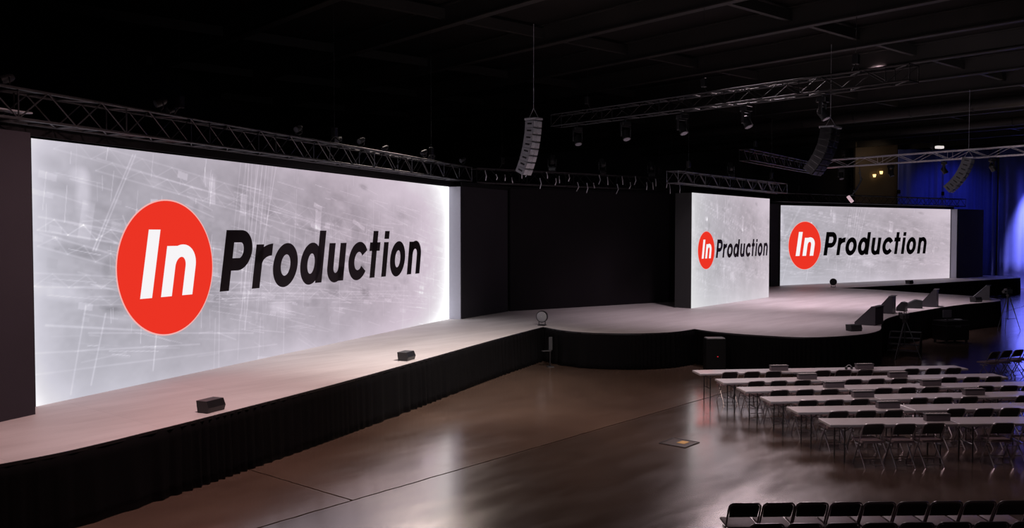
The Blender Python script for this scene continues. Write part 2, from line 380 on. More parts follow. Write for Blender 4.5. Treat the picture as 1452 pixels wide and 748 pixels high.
# ------------------------------------------------------------------ the picture on the LED walls: a ghosted grey view of rigging, painted on a fine grid
def vnoise(W, H, nx, ny):
    g = rng.random((ny + 2, nx + 2)); ys = np.linspace(0, ny, H); xs = np.linspace(0, nx, W)
    yi = ys.astype(int); xi = xs.astype(int); fy = (ys - yi)[:, None]; fx = (xs - xi)[None, :]
    fy = fy * fy * (3 - 2 * fy); fx = fx * fx * (3 - 2 * fx)
    a = g[np.ix_(yi, xi)]; b = g[np.ix_(yi, xi + 1)]; c = g[np.ix_(yi + 1, xi)]; d = g[np.ix_(yi + 1, xi + 1)]
    return (a * (1 - fx) + b * fx) * (1 - fy) + (c * (1 - fx) + d * fx) * fy
def picture(W, H):
    """returns H x W x 3 linear colours; row 0 is the bottom"""
    u = np.linspace(0, 1, W)[None, :].repeat(H, 0); v = np.linspace(0, 1, H)[:, None].repeat(W, 1)
    A = 3.68                                           # aspect used for drawing
    X = u * A; img = np.zeros((H, W)); 
    sub = rng.random()
    L = np.full((H, W), .42)
    L += .05 * (vnoise(W, H, 9, 4) - .5) + .06 * (vnoise(W, H, 30, 9) - .5)
    def line(x0, y0, x1, y1, w, a):
        dx, dy = x1 - x0, y1 - y0; q = dx * dx + dy * dy
        t = np.clip(((X - x0) * dx + (v - y0) * dy) / q, 0, 1)
        dist = np.hypot(X - x0 - t * dx, v - y0 - t * dy)
        img[:] += a * np.clip(1.3 - dist / w, 0, 1)
    def blob(x, y, rx, ry, a, ang=0):
        c, s = math.cos(ang), math.sin(ang); ax = ((X - x) * c + (v - y) * s) / rx; ay = (-(X - x) * s + (v - y) * c) / ry
        img[:] += a * np.clip(1.6 - np.hypot(ax, ay) * 1.2, 0, 1).clip(0, 1)
    def quad(x, y, hx, hy, a, ang=0):
        c, s = math.cos(ang), math.sin(ang); ax = np.abs((X - x) * c + (v - y) * s) / hx; ay = np.abs(-(X - x) * s + (v - y) * c) / hy
        img[:] += a * np.clip((1.15 - np.maximum(ax, ay)) * 6, 0, 1)
    # long diagonal trusses dropping to the right
    def truss(x0, y0, x1, y1, h, w, a, step=.07):
        d = math.hypot(x1 - x0, y1 - y0); ux, uy = (x1 - x0) / d, (y1 - y0) / d; nx_, ny_ = -uy, ux
        line(x0, y0, x1, y1, w, a); line(x0 + nx_ * h, y0 + ny_ * h, x1 + nx_ * h, y1 + ny_ * h, w, a)
        k = 0; t = 0
        while t < d - step:
            a0 = (x0 + ux * t, y0 + uy * t); b0 = (x0 + ux * (t + step), y0 + uy * (t + step))
            if k % 2: a0 = (a0[0] + nx_ * h, a0[1] + ny_ * h)
            else: b0 = (b0[0] + nx_ * h, b0[1] + ny_ * h)
            line(*a0, *b0, w * .7, a * .8); t += step; k += 1
    truss(.02, .66, 1.05, .52, .05, .0045, .14)
    truss(.02, .60, .75, .42, .05, .0045, .10)
    truss(.10, .97, 3.3, .52, .06, .004, .07, .09)
    truss(.30, .90, 2.2, .60, .05, .004, .09, .08)
    truss(.0, .45, 1.9, .30, .05, .004, .09, .08)
    truss(1.1, .36, 3.3, .14, .05, .004, .08, .09)
    truss(.25, .36, 3.0, .22, .035, .0035, .07, .06)
    line(.05, .30, .62, .22, .005, .16); line(.25, .25, 1.3, .14, .004, .12); line(0, .20, .9, .13, .004, .12); line(.0, .12, 1.5, .06, .004, .08)
    # bright steep poles
    for (a_, b_, c_, d_) in [(.50, .98, .28, .58), (.515, .98, .295, .58), (.24, .36, .16, .02), (.34, .32, .26, .04), (.52, .75, .47, .60), (.66, .45, .60, .05), (.44, .72, .52, .55)]:
        line(a_, b_, c_, d_, .0045, .15)
    for k in range(11):
        x = 1.22 + .028 * k + rng.uniform(-.01, .01); line(x, 1.0, x - rng.uniform(.03, .16), rng.uniform(.1, .5), .004, rng.uniform(.07, .16))
    for k in range(26):
        x = rng.uniform(1.0, 3.4); y = rng.uniform(.2, .9); line(x, y, x - rng.uniform(-.01, .03), y - rng.uniform(.15, .5), .004, rng.uniform(.03, .10))
    # lamp bodies and rig clutter
    blob(.235, .80, .035, .09, .16, -.1); quad(.25, .70, .03, .07, .10, -.2); blob(.22, .88, .045, .03, .12)
    blob(.98, .90, .05, .035, .10); quad(1.0, .84, .02, .05, .12); quad(.80, .91, .03, .015, .13, -.2); quad(1.23, .79, .02, .05, .10)
    quad(1.9, .72, .028, .05, .16, -.1); quad(1.9, .80, .04, .012, .12, -.3); quad(2.35, .70, .07, .012, .12, -.35); quad(2.3, .62, .04, .05, -.05, -.2)
    quad(.62, .78, .02, .016, .18); quad(.66, .775, .02, .016, .16); quad(1.18, .62, .025, .02, .14)
    blob(1.55, .24, .09, .04, .14, -.3); blob(.12, .42, .12, .03, .12, -.2); blob(.45, .30, .10, .03, .11, -.1)
    for k in range(230):
        x = rng.uniform(0, 3.5); y = .62 - .09 * x + rng.normal(0, .16); s = rng.uniform(.004, .028)
        quad(x, y, s * rng.uniform(.8, 3), s * rng.uniform(.3, .8), rng.uniform(-.05, .12), -.18)
    for k in range(150):
        x = rng.uniform(0, 3.5); y = rng.uniform(.05, .9); l = rng.uniform(.04, .3); an = -.17 + rng.normal(0, .12)
        line(x, y, x + l * math.cos(an), y + l * math.sin(an), .0035, rng.uniform(.02, .10))
    # darker veils
    for (x, y, rx, ry, a, an) in [(.36, .86, .13, .10, -.07, -.2), (2.0, .80, .55, .10, -.06, -.2), (1.35, .55, .5, .14, -.05, -.1), (.5, .46, .5, .08, -.05, -.2), (2.7, .52, .5, .12, -.05, -.2), (.75, .30, .5, .12, -.04, 0)]:
        blob(x, y, rx, ry, a * .6, an)
    for k in range(260):                       # fine rigging lines
        x = rng.uniform(0, 3.4); y = rng.uniform(.12, .95); l = rng.uniform(.05, .35); an = rng.choice([-.17, -.17, -.14, -.2, 1.45, 1.5]) + rng.normal(0, .05)
        if abs(an) > .5: l *= .45
        line(x, y, x + l * math.cos(an), y + l * math.sin(an), .0022, rng.uniform(.05, .20) * (1.2 if x < 1.3 else .8))
    for k in range(90):
        x = rng.uniform(0, 3.0); y = rng.uniform(.25, .95); blob(x, y, rng.uniform(.02, .12), rng.uniform(.01, .04), rng.uniform(-.12, .06), -.2)
    cloud = np.clip((vnoise(W, H, 14, 6) * .6 + vnoise(W, H, 50, 22) * .4 - .45) * 1.1, -.2, .3)
    L = L + img * (.75 + .5 * vnoise(W, H, 24, 12)) + .12 * cloud + .05 * (vnoise(W, H, 150, 60) - .5) * np.clip(1.2 - np.abs(v - .5) * 1.6, 0, 1)
    # the picture fades to white at its borders
    e = np.exp(-(u / .035)) * .50 + np.exp(-((1 - u) / .11)) * .72 + np.exp(-((1 - v) / .04)) * .16 + np.exp(-(v / .13)) * .30
    e += np.clip(u - .62, 0, 1) * .5 + .22 * np.exp(-(((u - .80) / .14) ** 2 + ((v - .93) / .12) ** 2))
    L = L + (np.clip(.97 - L, 0, 1)) * np.clip(e, 0, 1)
    L = np.clip(L, .2, .97)
    cool = np.clip(1.0 - u * 1.6 + .3 * (.6 - v), 0, 1)            # bluish at the left and foot, pinkish to the right
    R = L * (.985 - .04 * cool); G = L * (.835 + .085 * cool); Bc = L * (.965 + .075 * cool)
    wm = np.clip((L - .66) / .18, 0, 1)
    R = R * (1 - wm) + L * .99 * wm; G = G * (1 - wm) + L * .965 * wm; Bc = Bc * (1 - wm) + L * 1.0 * wm
    hot = 1 + .6 * np.clip((L - .74) / .22, 0, 1) ** 1.5                                  # the white borders are driven harder than the picture
    return np.stack([R * hot, G * hot, Bc * hot], 2)

def led_wall(label, A, d, nrm, L, W, H, pic, depth):
    t = thing('led_screen', label, 'screen', tuple(A + d * (L / 2)), 0)
    o0 = A + d * (L / 2)
    # the front grid carries the picture as a colour layer
    us = np.linspace(0, 1, W + 1); vs_ = np.linspace(0, 1, H + 1)
    co = np.zeros((H + 1, W + 1, 3)); rel = A - o0
    co[:, :, 0] = rel.x + d.x * L * us[None, :]; co[:, :, 1] = rel.y + d.y * L * us[None, :]; co[:, :, 2] = (SH * vs_)[:, None] + .0
    idx = np.arange((H + 1) * (W + 1)).reshape(H + 1, W + 1)
    fc = np.stack([idx[:-1, :-1], idx[:-1, 1:], idx[1:, 1:], idx[1:, :-1]], 2).reshape(-1, 4)
    me = bpy.data.meshes.new('picture_panel'); me.from_pydata(co.reshape(-1, 3).tolist(), [], fc.tolist())
    ca = me.color_attributes.new('picture', 'FLOAT_COLOR', 'POINT')
    rgba = np.ones(((H + 1) * (W + 1), 4), dtype=np.float32); rgba[:, :3] = pic.reshape(-1, 3)
    ca.data.foreach_set('color', rgba.ravel()); me.materials.append(M['led'])
    o = bpy.data.objects.new('picture_panel', me); col.objects.link(o); o.parent = t
    # cabinet behind
    mb = MB(); ang = math.atan2(d.y, d.x); R = Matrix.Rotation(ang, 3, 'Z')
    c = -nrm * (depth / 2 + .01) + V(0, 0, SH / 2)
    mb.box(tuple(c), (L, depth, SH), R); mb.build('cabinet', M['dark_grey'], t)
    return t

W1, H1 = 960, 262
pic1 = picture(W1 + 1, H1 + 1)
def resample(pic, W, H, u0=0, u1=1):
    hh, ww, _ = pic.shape; yi = np.linspace(0, hh - 1, H + 1); xi = np.linspace(u0 * (ww - 1), u1 * (ww - 1), W + 1)
    y0 = np.clip(yi.astype(int), 0, hh - 2); x0 = np.clip(xi.astype(int), 0, ww - 2); fy = (yi - y0)[:, None, None]; fx = (xi - x0)[None, :, None]
    return (pic[np.ix_(y0, x0)] * (1 - fx) + pic[np.ix_(y0, x0 + 1)] * fx) * (1 - fy) + (pic[np.ix_(y0 + 1, x0)] * (1 - fx) + pic[np.ix_(y0 + 1, x0 + 1)] * fx) * fy
def local_logo(scr, A, d, nrm, sc, s0, zc):
    base = Vector(scr.location); put_logo(scr, A - base, d, nrm, sc, s0, zc)
s1 = led_wall('largest glowing screen at left with red In disc and black Production lettering', LA, Ld, Ln, LL + .1, W1, H1, pic1, .12)
local_logo(s1, LA, Ld, Ln, 1.0, 1.936, 2.385)
picM = resample(pic1, 150, 86, .05, .80)
picM = picM * 1.0 + (np.clip(.80 - picM, 0, 1)) * (.10 + .55 * np.exp(-np.linspace(0, 1, 151) / .12)[None, :, None] + .25 * np.exp(-np.linspace(0, 1, 87) / .25)[:, None, None])
s2 = led_wall('narrow free standing screen in mid stage with small In Production logo', MA, Md, Mn, ML, 150, 86, picM, .75)
local_logo(s2, MA, Md, Mn, .562, .575, 2.40)
picR = resample(pic1, 320, 88, .04, .80)
picR = picR + (np.clip(.70 - picR, 0, 1)) * .10
s3 = led_wall('farthest glowing screen at right with red In disc and black Production lettering', RA, Rd, Rn, RL, 320, 88, picR, .12)
local_logo(s3, RA, Rd, Rn, 1.022, 1.26, 2.385)

# ------------------------------------------------------------------ set walls around the screens
def wallbox(name, a, b, z0, z1, th, m, kind='structure', parent=None, back=True):
    a = V(a[0], a[1], 0); b = V(b[0], b[1], 0); d = (b - a); L = d.length; d /= L; n = V(d.y, -d.x, 0)
    c = (a + b) / 2 - n * (th / 2) * (1 if back else -1)
    mb = MB(); mb.box((c.x, c.y, (z0 + z1) / 2), (L, th, z1 - z0), Matrix.Rotation(math.atan2(d.y, d.x), 3, 'Z'))
    return mb.build(name, m, parent, kind=kind)
ZT = ST + SH
def xy(v): return (v.x, v.y)
# left flat in front of the screen plane, returns at the screen ends, flats round the centre recess
P0 = LA + Ln * .58 - Ld * .52
wl = MB()
flat_l = wallbox('wall_left_flat', xy(P0 - Ld * 4.6), xy(P0), ST + .002, ZT + .02, .5, M['drape'])
e1 = LB + Ld * .12
wallbox('trim_1', xy(e1 + Ln * .45), xy(e1 - Ln * .12), ST + .002, ZT + .0, .06, M['return_white'], back=True)
q0 = e1 + Ln * .45; q1 = V(-.17, 35.75, 0); q2 = V(8.3, 41.5, 0); q3 = V(12.3, 50.4, 0); q4 = RA + Rn * .45 - Rd * .1
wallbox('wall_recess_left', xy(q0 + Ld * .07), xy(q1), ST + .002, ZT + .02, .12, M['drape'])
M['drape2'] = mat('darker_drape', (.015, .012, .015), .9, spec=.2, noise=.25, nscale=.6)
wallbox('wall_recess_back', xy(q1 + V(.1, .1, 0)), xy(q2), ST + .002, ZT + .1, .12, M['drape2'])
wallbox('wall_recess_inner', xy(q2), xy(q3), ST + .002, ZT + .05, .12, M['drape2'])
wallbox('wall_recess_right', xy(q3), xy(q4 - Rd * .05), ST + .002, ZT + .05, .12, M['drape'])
wallbox('trim_2', xy(RB + Rd * .12 + Rn * .45), xy(RB + Rd * .12 - Rn * .12), ST + .002, ZT, .06, M['return_white'])
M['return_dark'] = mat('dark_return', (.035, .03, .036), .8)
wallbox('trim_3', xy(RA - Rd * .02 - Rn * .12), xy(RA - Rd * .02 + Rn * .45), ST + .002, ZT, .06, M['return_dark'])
z_ = RB + Rd * .2 + Rn * .45
wallbox('wall_right_flat', xy(z_), xy(z_ + Rd * 3.6 + V(-.1, .35, 0)), ST + .002, ZT + .02, .4, M['drape'])
# black headers between screens and truss
def header(name, a, b, z0, z1, off, nrm, m=None):
    o = wallbox(name, xy(a + nrm * off), xy(b + nrm * off), z0, z1, .04, m or M['header']); return o
header('trim_4', LA - Ld * 5, LB + Ld * .3, ZT + .03, 6.16, .10, Ln)
header('trim_5', RA - Rd * .3, RB + Rd * .3, ZT + .02, 6.12, .06, Rn, M['header'])
header('trim_6', q1, q2, ZT + .11, 6.12, .05, V(.56, -.83, 0))
header('trim_7', q0, q1, ZT + .03, 6.12, .03, Ln)

# ------------------------------------------------------------------ trusses
def truss(label, a, b, z0, h=.52, w=.5, m=None, rc=.027, rb=.014, step=.6, rung=False, group=None, name='lighting_truss'):
    a = V(a[0], a[1], 0); b = V(b[0], b[1], 0); d = b - a; L = d.length; d /= L; n = V(d.y, -d.x, 0)
    m = m or M['steel']
    t = thing(name, label, 'truss', (a.x, a.y, z0), math.atan2(d.y, d.x), group)
    for yy in (-w / 2, w / 2):
        for zz in (0, h):
            mb = MB(); mb.tube([(0, yy, zz), (L, yy, zz)], rc, 8); mb.build('chord', m, t, smooth=True)
    k = max(2, round(L / step)); st = L / k; mb = MB()
    for yy in (-w / 2, w / 2):
        for i in range(k):
            x0, x1 = i * st, (i + 1) * st
            if i % 2: mb.tube([(x0, yy, h), (x1, yy, 0)], rb, 6)
            else: mb.tube([(x0, yy, 0), (x1, yy, h)], rb, 6)
            if i % 4 == 0: mb.tube([(x0, yy, 0), (x0, yy, h)], rb, 6)
        mb.tube([(L, yy, 0), (L, yy, h)], rb, 6)
    for zz in (0, h):
        for i in range(k + 1):
            mb.tube([(i * st, -w / 2, zz), (i * st, w / 2, zz)], rb, 6)
            if i < k and not rung:
                s_ = 1 if i % 2 else -1; mb.tube([(i * st, -w / 2 * s_, zz), ((i + 1) * st, w / 2 * s_, zz)], rb, 6)
    mb.build('bracing', m, t, smooth=True)
    # chain hoists carrying it up to the ceiling
    nh = max(2, int(L / 6) + 1)
    for i in range(nh):
        mb = MB(); x = L * (.12 + .76 * i / (nh - 1)); mb.tube([(x, 0, h), (x, 0, 11.2 - z0)], .006, 6); mb.box((x, 0, h + .35), (.16, .14, .26), bev=.02)
        mb.tube([(x, -w / 2, h), (x, 0, h + .25), (x, w / 2, h)], .012, 6)
        mb.build('chain_hoist', M['steel_dark'], t)
    return t, a, d, n, L
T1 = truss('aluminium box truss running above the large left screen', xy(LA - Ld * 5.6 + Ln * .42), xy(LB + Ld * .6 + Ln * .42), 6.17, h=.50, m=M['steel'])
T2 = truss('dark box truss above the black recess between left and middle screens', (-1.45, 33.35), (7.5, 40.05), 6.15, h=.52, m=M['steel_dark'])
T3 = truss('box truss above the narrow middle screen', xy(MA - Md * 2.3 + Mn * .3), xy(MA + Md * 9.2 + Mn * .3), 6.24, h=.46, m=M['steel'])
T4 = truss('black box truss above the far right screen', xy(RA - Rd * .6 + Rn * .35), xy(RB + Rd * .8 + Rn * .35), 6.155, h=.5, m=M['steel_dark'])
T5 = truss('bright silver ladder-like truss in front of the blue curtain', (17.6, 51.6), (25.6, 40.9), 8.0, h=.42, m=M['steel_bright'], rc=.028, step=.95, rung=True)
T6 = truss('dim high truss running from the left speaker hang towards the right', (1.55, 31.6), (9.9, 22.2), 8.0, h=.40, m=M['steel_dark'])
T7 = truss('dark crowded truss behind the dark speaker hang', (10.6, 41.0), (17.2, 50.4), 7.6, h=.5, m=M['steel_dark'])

# straps hanging under the recess truss
rr = random.Random(5)
for i in range(26):
    s = .3 + 10.4 * i / 25 + rr.uniform(-.15, .15); l = rr.uniform(.18, .42); y = -.30; z = rr.uniform(.12, .5)
    mb = MB(); mb.tube([(s, y, z + .02), (s + rr.uniform(-.03, .03), y - .05, z - l * .5), (s + rr.uniform(-.06, .06), y, z - l)], .018, 6)
    mb.build('cable_loop', M['steel_bright'], T2[0])

# ------------------------------------------------------------------ lamps
def make_moving_head(label, red=False, group=None, m=None):
    t = thing('moving_head_lamp', label, 'stage light', (0, 0, 0), 0, group)
    mb = MB(); mb.box((0, 0, -.12), (.30, .26, .14), bev=.02); mb.tube([(0, 0, -.05), (0, 0, 0.0)], .03, 8); mb.build('base', m or M['black_plastic'], t)
    mb = MB()
    for s in (-1, 1): mb.box((s * .16, 0, -.36), (.04, .10, .36), bev=.015)
    mb.box((0, 0, -.21), (.34, .12, .04), bev=.01); mb.build('yoke', m or M['black_plastic'], t)
    mb = MB(); mb.tube([(0, .10, -.36), (0, .05, -.40), (0, -.06, -.56), (0, -.10, -.64)], [.07, .125, .12, .13], 12); hd = mb.build('head', M['speaker'], t, smooth=True)
    mb = MB(); mb.tube([(0, -.100, -.640), (0, -.104, -.648)], .105, 12); mb.build('lens', M['lamp_red'] if red else M['lens'], hd)
    return t
MH = make_moving_head('moving head lamp hanging under the high truss, nearest the left speaker hang', group='moving head lamps under the high truss')
def on_truss(T, s, y, z): t, a, d, n, L = T; p = a + d * s + n * (-y); return (p.x, p.y, t.location.z + z)
def orient(T): return math.atan2(T[2].y, T[2].x)
MH.location = on_truss(T6, .8, .25, -.026); MH.rotation_euler = (0, 0, .3)
KIDS.clear()
for i, s in enumerate((3.0, 5.3, 7.6, 10.0)):
    dup(MH, on_truss(T6, s, .25, -.026), .3 + .2 * i, nth(i + 1).capitalize().replace('Second', 'Second') + ' of the moving head lamps hanging under the dim high truss', 'moving head lamps under the high truss')
for i, s in enumerate((1.3, 4.3, 7.2, 9.6, 11.9)):
    dup(MH, on_truss(T5, s, .25, -.026), .5 * i, nth(i) .capitalize() + ' of the moving head lamps hanging under the bright silver truss', 'moving head lamps under the silver truss')
# upright red-lit moving heads standing on the recess truss and the middle truss
MR = make_moving_head('small upright lamp with red glow on the recess truss, leftmost of three', red=True, group='red glowing lamps on the trusses')
def upright(root, T, s, lab, rz, first=False):
    loc = on_truss(T, s, .25, T_H[T[0].name] + .027)
    o = root if first else dup(root, loc, 0, lab, 'red glowing lamps on the trusses')
    o.location = loc; o.rotation_euler = (PI, 0, rz); o['label'] = lab; return o
T_H = {T1[0].name: .50, T2[0].name: .52, T3[0].name: .46, T4[0].name: .5}
KIDS.clear()
upright(MR, T2, 4.0, 'upright lamp with small red glow on recess truss, nearest the left speaker hang', 0, True)
upright(MR, T2, 6.7, 'upright lamp with small red glow in the middle of the recess truss', .4)
upright(MR, T2, 9.6, 'upright lamp with small red glow at the right end of the recess truss', .1)
upright(MR, T3, 6.0, 'upright lamp with small red glow on the truss over the middle screen', .2)

# par cans clamped on top of the left truss
def make_par(label):
    t = thing('par_lamp', label, 'stage light', (0, 0, 0), 0, 'small lamps on top of the left truss')
    mb = MB(); mb.tube([(-.09, 0, .21), (.09, 0, .21)], .012, 6)
    for s in (-1, 1): mb.tube([(s * .09, 0, .21), (s * .09, 0, .06), (0, 0, .03), (0, 0, 0)], .01, 6)
    mb.build('clamp', M['steel'], t)
    mb = MB(); mb.tube([(0, .10, .24), (0, .06, .22), (0, -.12, .14)], [.045, .07, .08], 10); b = mb.build('lamp_body', M['grille'], t, smooth=True)
    mb = MB(); mb.tube([(0, -.118, .141), (0, -.125, .138)], .06, 10); mb.build('lens', M['lens'], b)
    return t
PARS = [(.9, 0), (1.5, 1), (2.1, 0), (5.0, 1), (8.1, 0), (9.0, 1), (12.9, 0), (15.6, 1), (16.0, 0), (18.3, 1), (20.0, 0), (21.6, 1), (23.1, 0)]
P_ = make_par('x'); KIDS.clear()
for i, (s, k) in enumerate(PARS):
    lab = (nth(i).capitalize() + ' of the small lamps clamped on top of the left truss')
    loc = on_truss(T1, s, (.25 if k else -.25), .50 + .034)
    if i == 0: P_.location = loc; P_.rotation_euler = (0, 0, -.6); P_['label'] = lab
    else: dup(P_, loc, -.6 + .3 * rr.uniform(-1, 1), lab)

# ------------------------------------------------------------------ line arrays
def line_array(label, x, y, ztop, n, m_face, m_box=None, bw=.62, bh=.245, bd=.42, curve=3.2, start=-2):
    face = math.atan2(-.64, .768)                       # towards the audience
    t = thing('line_array_speaker', label, 'speaker', (x, y, ztop), face + PI / 2)
    # local: +y is backwards... the front faces local -y
    mb = MB(); mb.box((0, 0, .06), (bw * .9, bd * 1.3, .07), bev=.01); mb.tube([(0, -.2, .09), (0, 0, .42), (0, .2, .09)], .012, 6); mb.tube([(0, 0, .42), (0, 0, 11.2 - ztop)], .008, 6)
    mb.build('flying_frame', M['steel_bright'], t)
    py, pz = -bd / 2, 0.; ang = math.radians(start)
    for k in range(n):
        dy, dz = math.sin(ang), -math.cos(ang)          # down the face, curving back
        R = Matrix.Rotation(ang, 3, 'X')
        cy, cz = py + dy * bh / 2, pz + dz * bh / 2
        back = V(0, math.cos(ang), math.sin(ang))
        mb = MB(); c = V(0, cy, cz) + back * (bd / 2)
        mb.box(tuple(c), (bw, bd, bh * .93), R, bev=.012); bx = mb.build('speaker_box', m_box or M['speaker'], t)
        for sx in (-1, 1):
            mb = MB(); mb.box(tuple(V(sx * (bw / 2 + .004), cy, cz) + back * (bd * .45)), (.010, bd * .5, bh * .22), R)
            mb.build('side_plate', M['black_plastic'], bx)
        mb = MB()
        for sx in (-1, 1):
            c2 = V(sx * bw * .25, cy, cz) - back * .006
            mb.box(tuple(c2), (bw * .40, .018, bh * .74), R, bev=.008)
        mb.box(tuple(V(0, cy, cz) - back * .004), (bw * .05, .016, bh * .6), R)
        mb.build('grille', m_face, bx)
        py += dy * bh; pz += dz * bh; ang += math.radians(curve)
    return t
line_array('pale grey curved line array speaker hanging right of the left screen', .72, 30.0, 8.0, 8, M['grille_light'], M['box_light'], bw=.46, bh=.235, bd=.36, curve=3.3, start=3)
line_array('dark curved line array speaker hanging above the right side of mid stage', 11.75, 33.2, 8.1, 8, M['speaker'], bw=.95, bh=.235, curve=5, start=6)
line_array('grey curved line array speaker hanging in front of the blue curtain', 22.15, 43.6, 7.85, 8, M['grille_mid'], M['box_grey2'], bw=.70, bh=.24, curve=5, start=14)

# ------------------------------------------------------------------ chairs
def rounded_panel(w, z0, z1, r, n=8):
    p = [(-w / 2 + .012, z0), (w / 2 - .012, z0)]
    p += [(w / 2 - r + r * math.cos(a), z1 - r + r * math.sin(a)) for a in [PI / 2 * i / n for i in range(n + 1)]]
    p += [(-w / 2 + r - r * math.sin(a), z1 - r + r * math.cos(a)) for a in [PI / 2 * i / n for i in range(n + 1)]]
    return p
def make_chair(label, group):
    t = thing('folding_chair', label, 'chair', (0, 0, 0), 0, group)
    hw = .205
    def upr(z): return .20 - .42 * z / .80              # y of the long leg at height z
    # front frame: one tube from foot to foot over the back
    pts = [(-hw, upr(0), .0), (-hw, upr(.40), .40), (-hw, upr(.70), .70)]
    for a in [PI / 2 * i / 5 for i in range(6)]:
        z = .74 + .065 * math.sin(a); pts.append((-hw + .065 - .065 * math.cos(a), upr(z), z))
    pts += [(-x, y, z) for x, y, z in pts[::-1]]
    mb = MB(); mb.tube(pts, .0125, 8); mb.tube([(-hw, upr(.12), .12), (hw, upr(.12), .12)], .009, 6)
    mb.build('front_frame', M['chrome'], t, smooth=True)
    mb = MB()
    mb.tube([(-hw + .03, .10, .415), (-hw + .03, -.24, .0)], .0115, 8); mb.tube([(hw - .03, .10, .415), (hw - .03, -.24, .0)], .0115, 8)
    mb.tube([(-hw + .03, -.20, .05), (hw - .03, -.20, .05)], .008, 6); mb.tube([(-hw + .03, -.12, .145), (hw - .03, -.12, .145)], .008, 6)
    mb.build('rear_leg_frame', M['chrome'], t, smooth=True)
    mb = MB(); n = 20
    prof = rounded_panel(.385, .595, .795, .065)
    for side in (0, 1):
        pass
    vs = []; m_ = len(prof)
    for off in (-.011, .011):
        for x, z in prof: vs.append((x, upr(z) + .012 + off - .030 * (1 - (x / .19) ** 2) , z))
    mb.add(vs, [tuple(range(m_))[::-1], tuple(range(m_, 2 * m_))] + [(i, (i + 1) % m_, m_ + (i + 1) % m_, m_ + i) for i in range(m_)])
    mb.build('backrest', M['black_plastic'], t)
    mb = MB(); mb.box((0, .055, .462), (.41, .43, .04), bev=.016); mb.build('seat', M['seat_fabric'], t, smooth=True)
    mb = MB()
    for s in (-1, 1): mb.box((s * (hw - .012), .03, .40), (.012, .24, .03))
    mb.build('side_brace', M['chrome'], t)
    return t
CH0 = make_chair('x', 'x'); KIDS.clear(); used = [False]
def chair(x, y, rz, label, group, z=0):
    if not used[0]:
        used[0] = True; CH0.location = (x, y, z); CH0.rotation_euler = (0, 0, rz); CH0['label'] = label; CH0['group'] = group; return CH0
    return dup(CH0, (x, y, z), rz, label, group)

# ------------------------------------------------------------------ tables
TL = 2.40
def make_table(label, group):
    t = thing('folding_table', label, 'table', (0, 0, 0), 0, group)          # origin at the near left corner on the floor, x along, y away
    mb = MB(); mb.box((TL / 2, .30, .727), (TL - .012, .60, .026), bev=.006); mb.build('tabletop', M['laminate'], t)
    mb = MB()
    for (cx, cy, sx, sy) in ((TL / 2, .012, TL - .012, .02), (TL / 2, .588, TL - .012, .02), (.016, .3, .02, .56), (TL - .016, .3, .02, .56)):
        mb.box((cx, cy, .703), (sx, sy, .024))
    mb.build('edge_rail', M['table_edge'], t)
    for x in (.30, TL - .30):
        for y in (.06, .54):
            mb = MB(); mb.tube([(x, y, .705), (x, y, .0)], .0135, 8); mb.build('leg', M['black_metal'], t, smooth=True)
    for x in (.30, TL - .30):
        mb = MB()
        mb.tube([(x, .06, .34), (x, .54, .34)], .009, 6); mb.tube([(x, .30, .34), (x, .30, .605)], .008, 6); mb.tube([(x, .06, .60), (x, .54, .60)], .009, 6)
        mb.tube([(x, .06, .60), (x + (.34 if x < 1 else -.34), .30, .70)], .008, 6)
        mb.build('leg_brace', M['black_metal'], t, smooth=True)
    return t
TB0 = make_table('x', 'x'); tused = [False]
def table(x, y, rz, label, group):
    if not tused[0]:
        tused[0] = True; TB0.location = (x, y, 0); TB0.rotation_euler = (0, 0, rz); TB0['label'] = label; TB0['group'] = group; return TB0
    return dup(TB0, (x, y, 0), rz, label, group)
def make_outlet(label):
    t = thing('outlet_box', label, 'power box', (0, 0, 0), 0, 'grey outlet boxes on the tables')
    mb = MB(); mb.box((0, 0, .055), (.46, .13, .11), bev=.008); mb.build('box_body', M['box_grey'], t)
    mb = MB(); mb.box((0, 0, .122), (.48, .15, .024), bev=.006); lid = mb.build('top_panel', M['box_top'], t)
    mb = MB(); mb.box((0, 0, .135), (.42, .05, .004))
    for k in range(7): mb.box((-.19 + k * .0633, 0.01 * (k % 2), .138), (.022, .03, .010))
    mb.build('sockets', M['socket'], lid)
    return t
OB0 = make_outlet('x'); oused = [False]
ROWN = ['row nearest the stage', 'second row from the stage', 'third row from the stage', 'fourth row from the stage', 'fifth row from the stage', 'row nearest the camera']
ROWS = [((4.71, 22.38), 6.6, 3, (2.2, 4.52)), ((4.98, 21.0), 6.6, 3, (2.2, 4.52)), ((5.20, 19.84), 6.2, 3, (2.2, 4.55)), ((5.41, 18.63), 6.2, 3, (2.18, 4.72)), ((5.62, 17.50), 5.0, 3, (2.0,)), ((5.85, 16.36), 2.0, 2, (2.15,))]
CHX = (.70, 1.26, 1.83)
PLACE3 = ['left', 'middle', 'right']
bx = 0
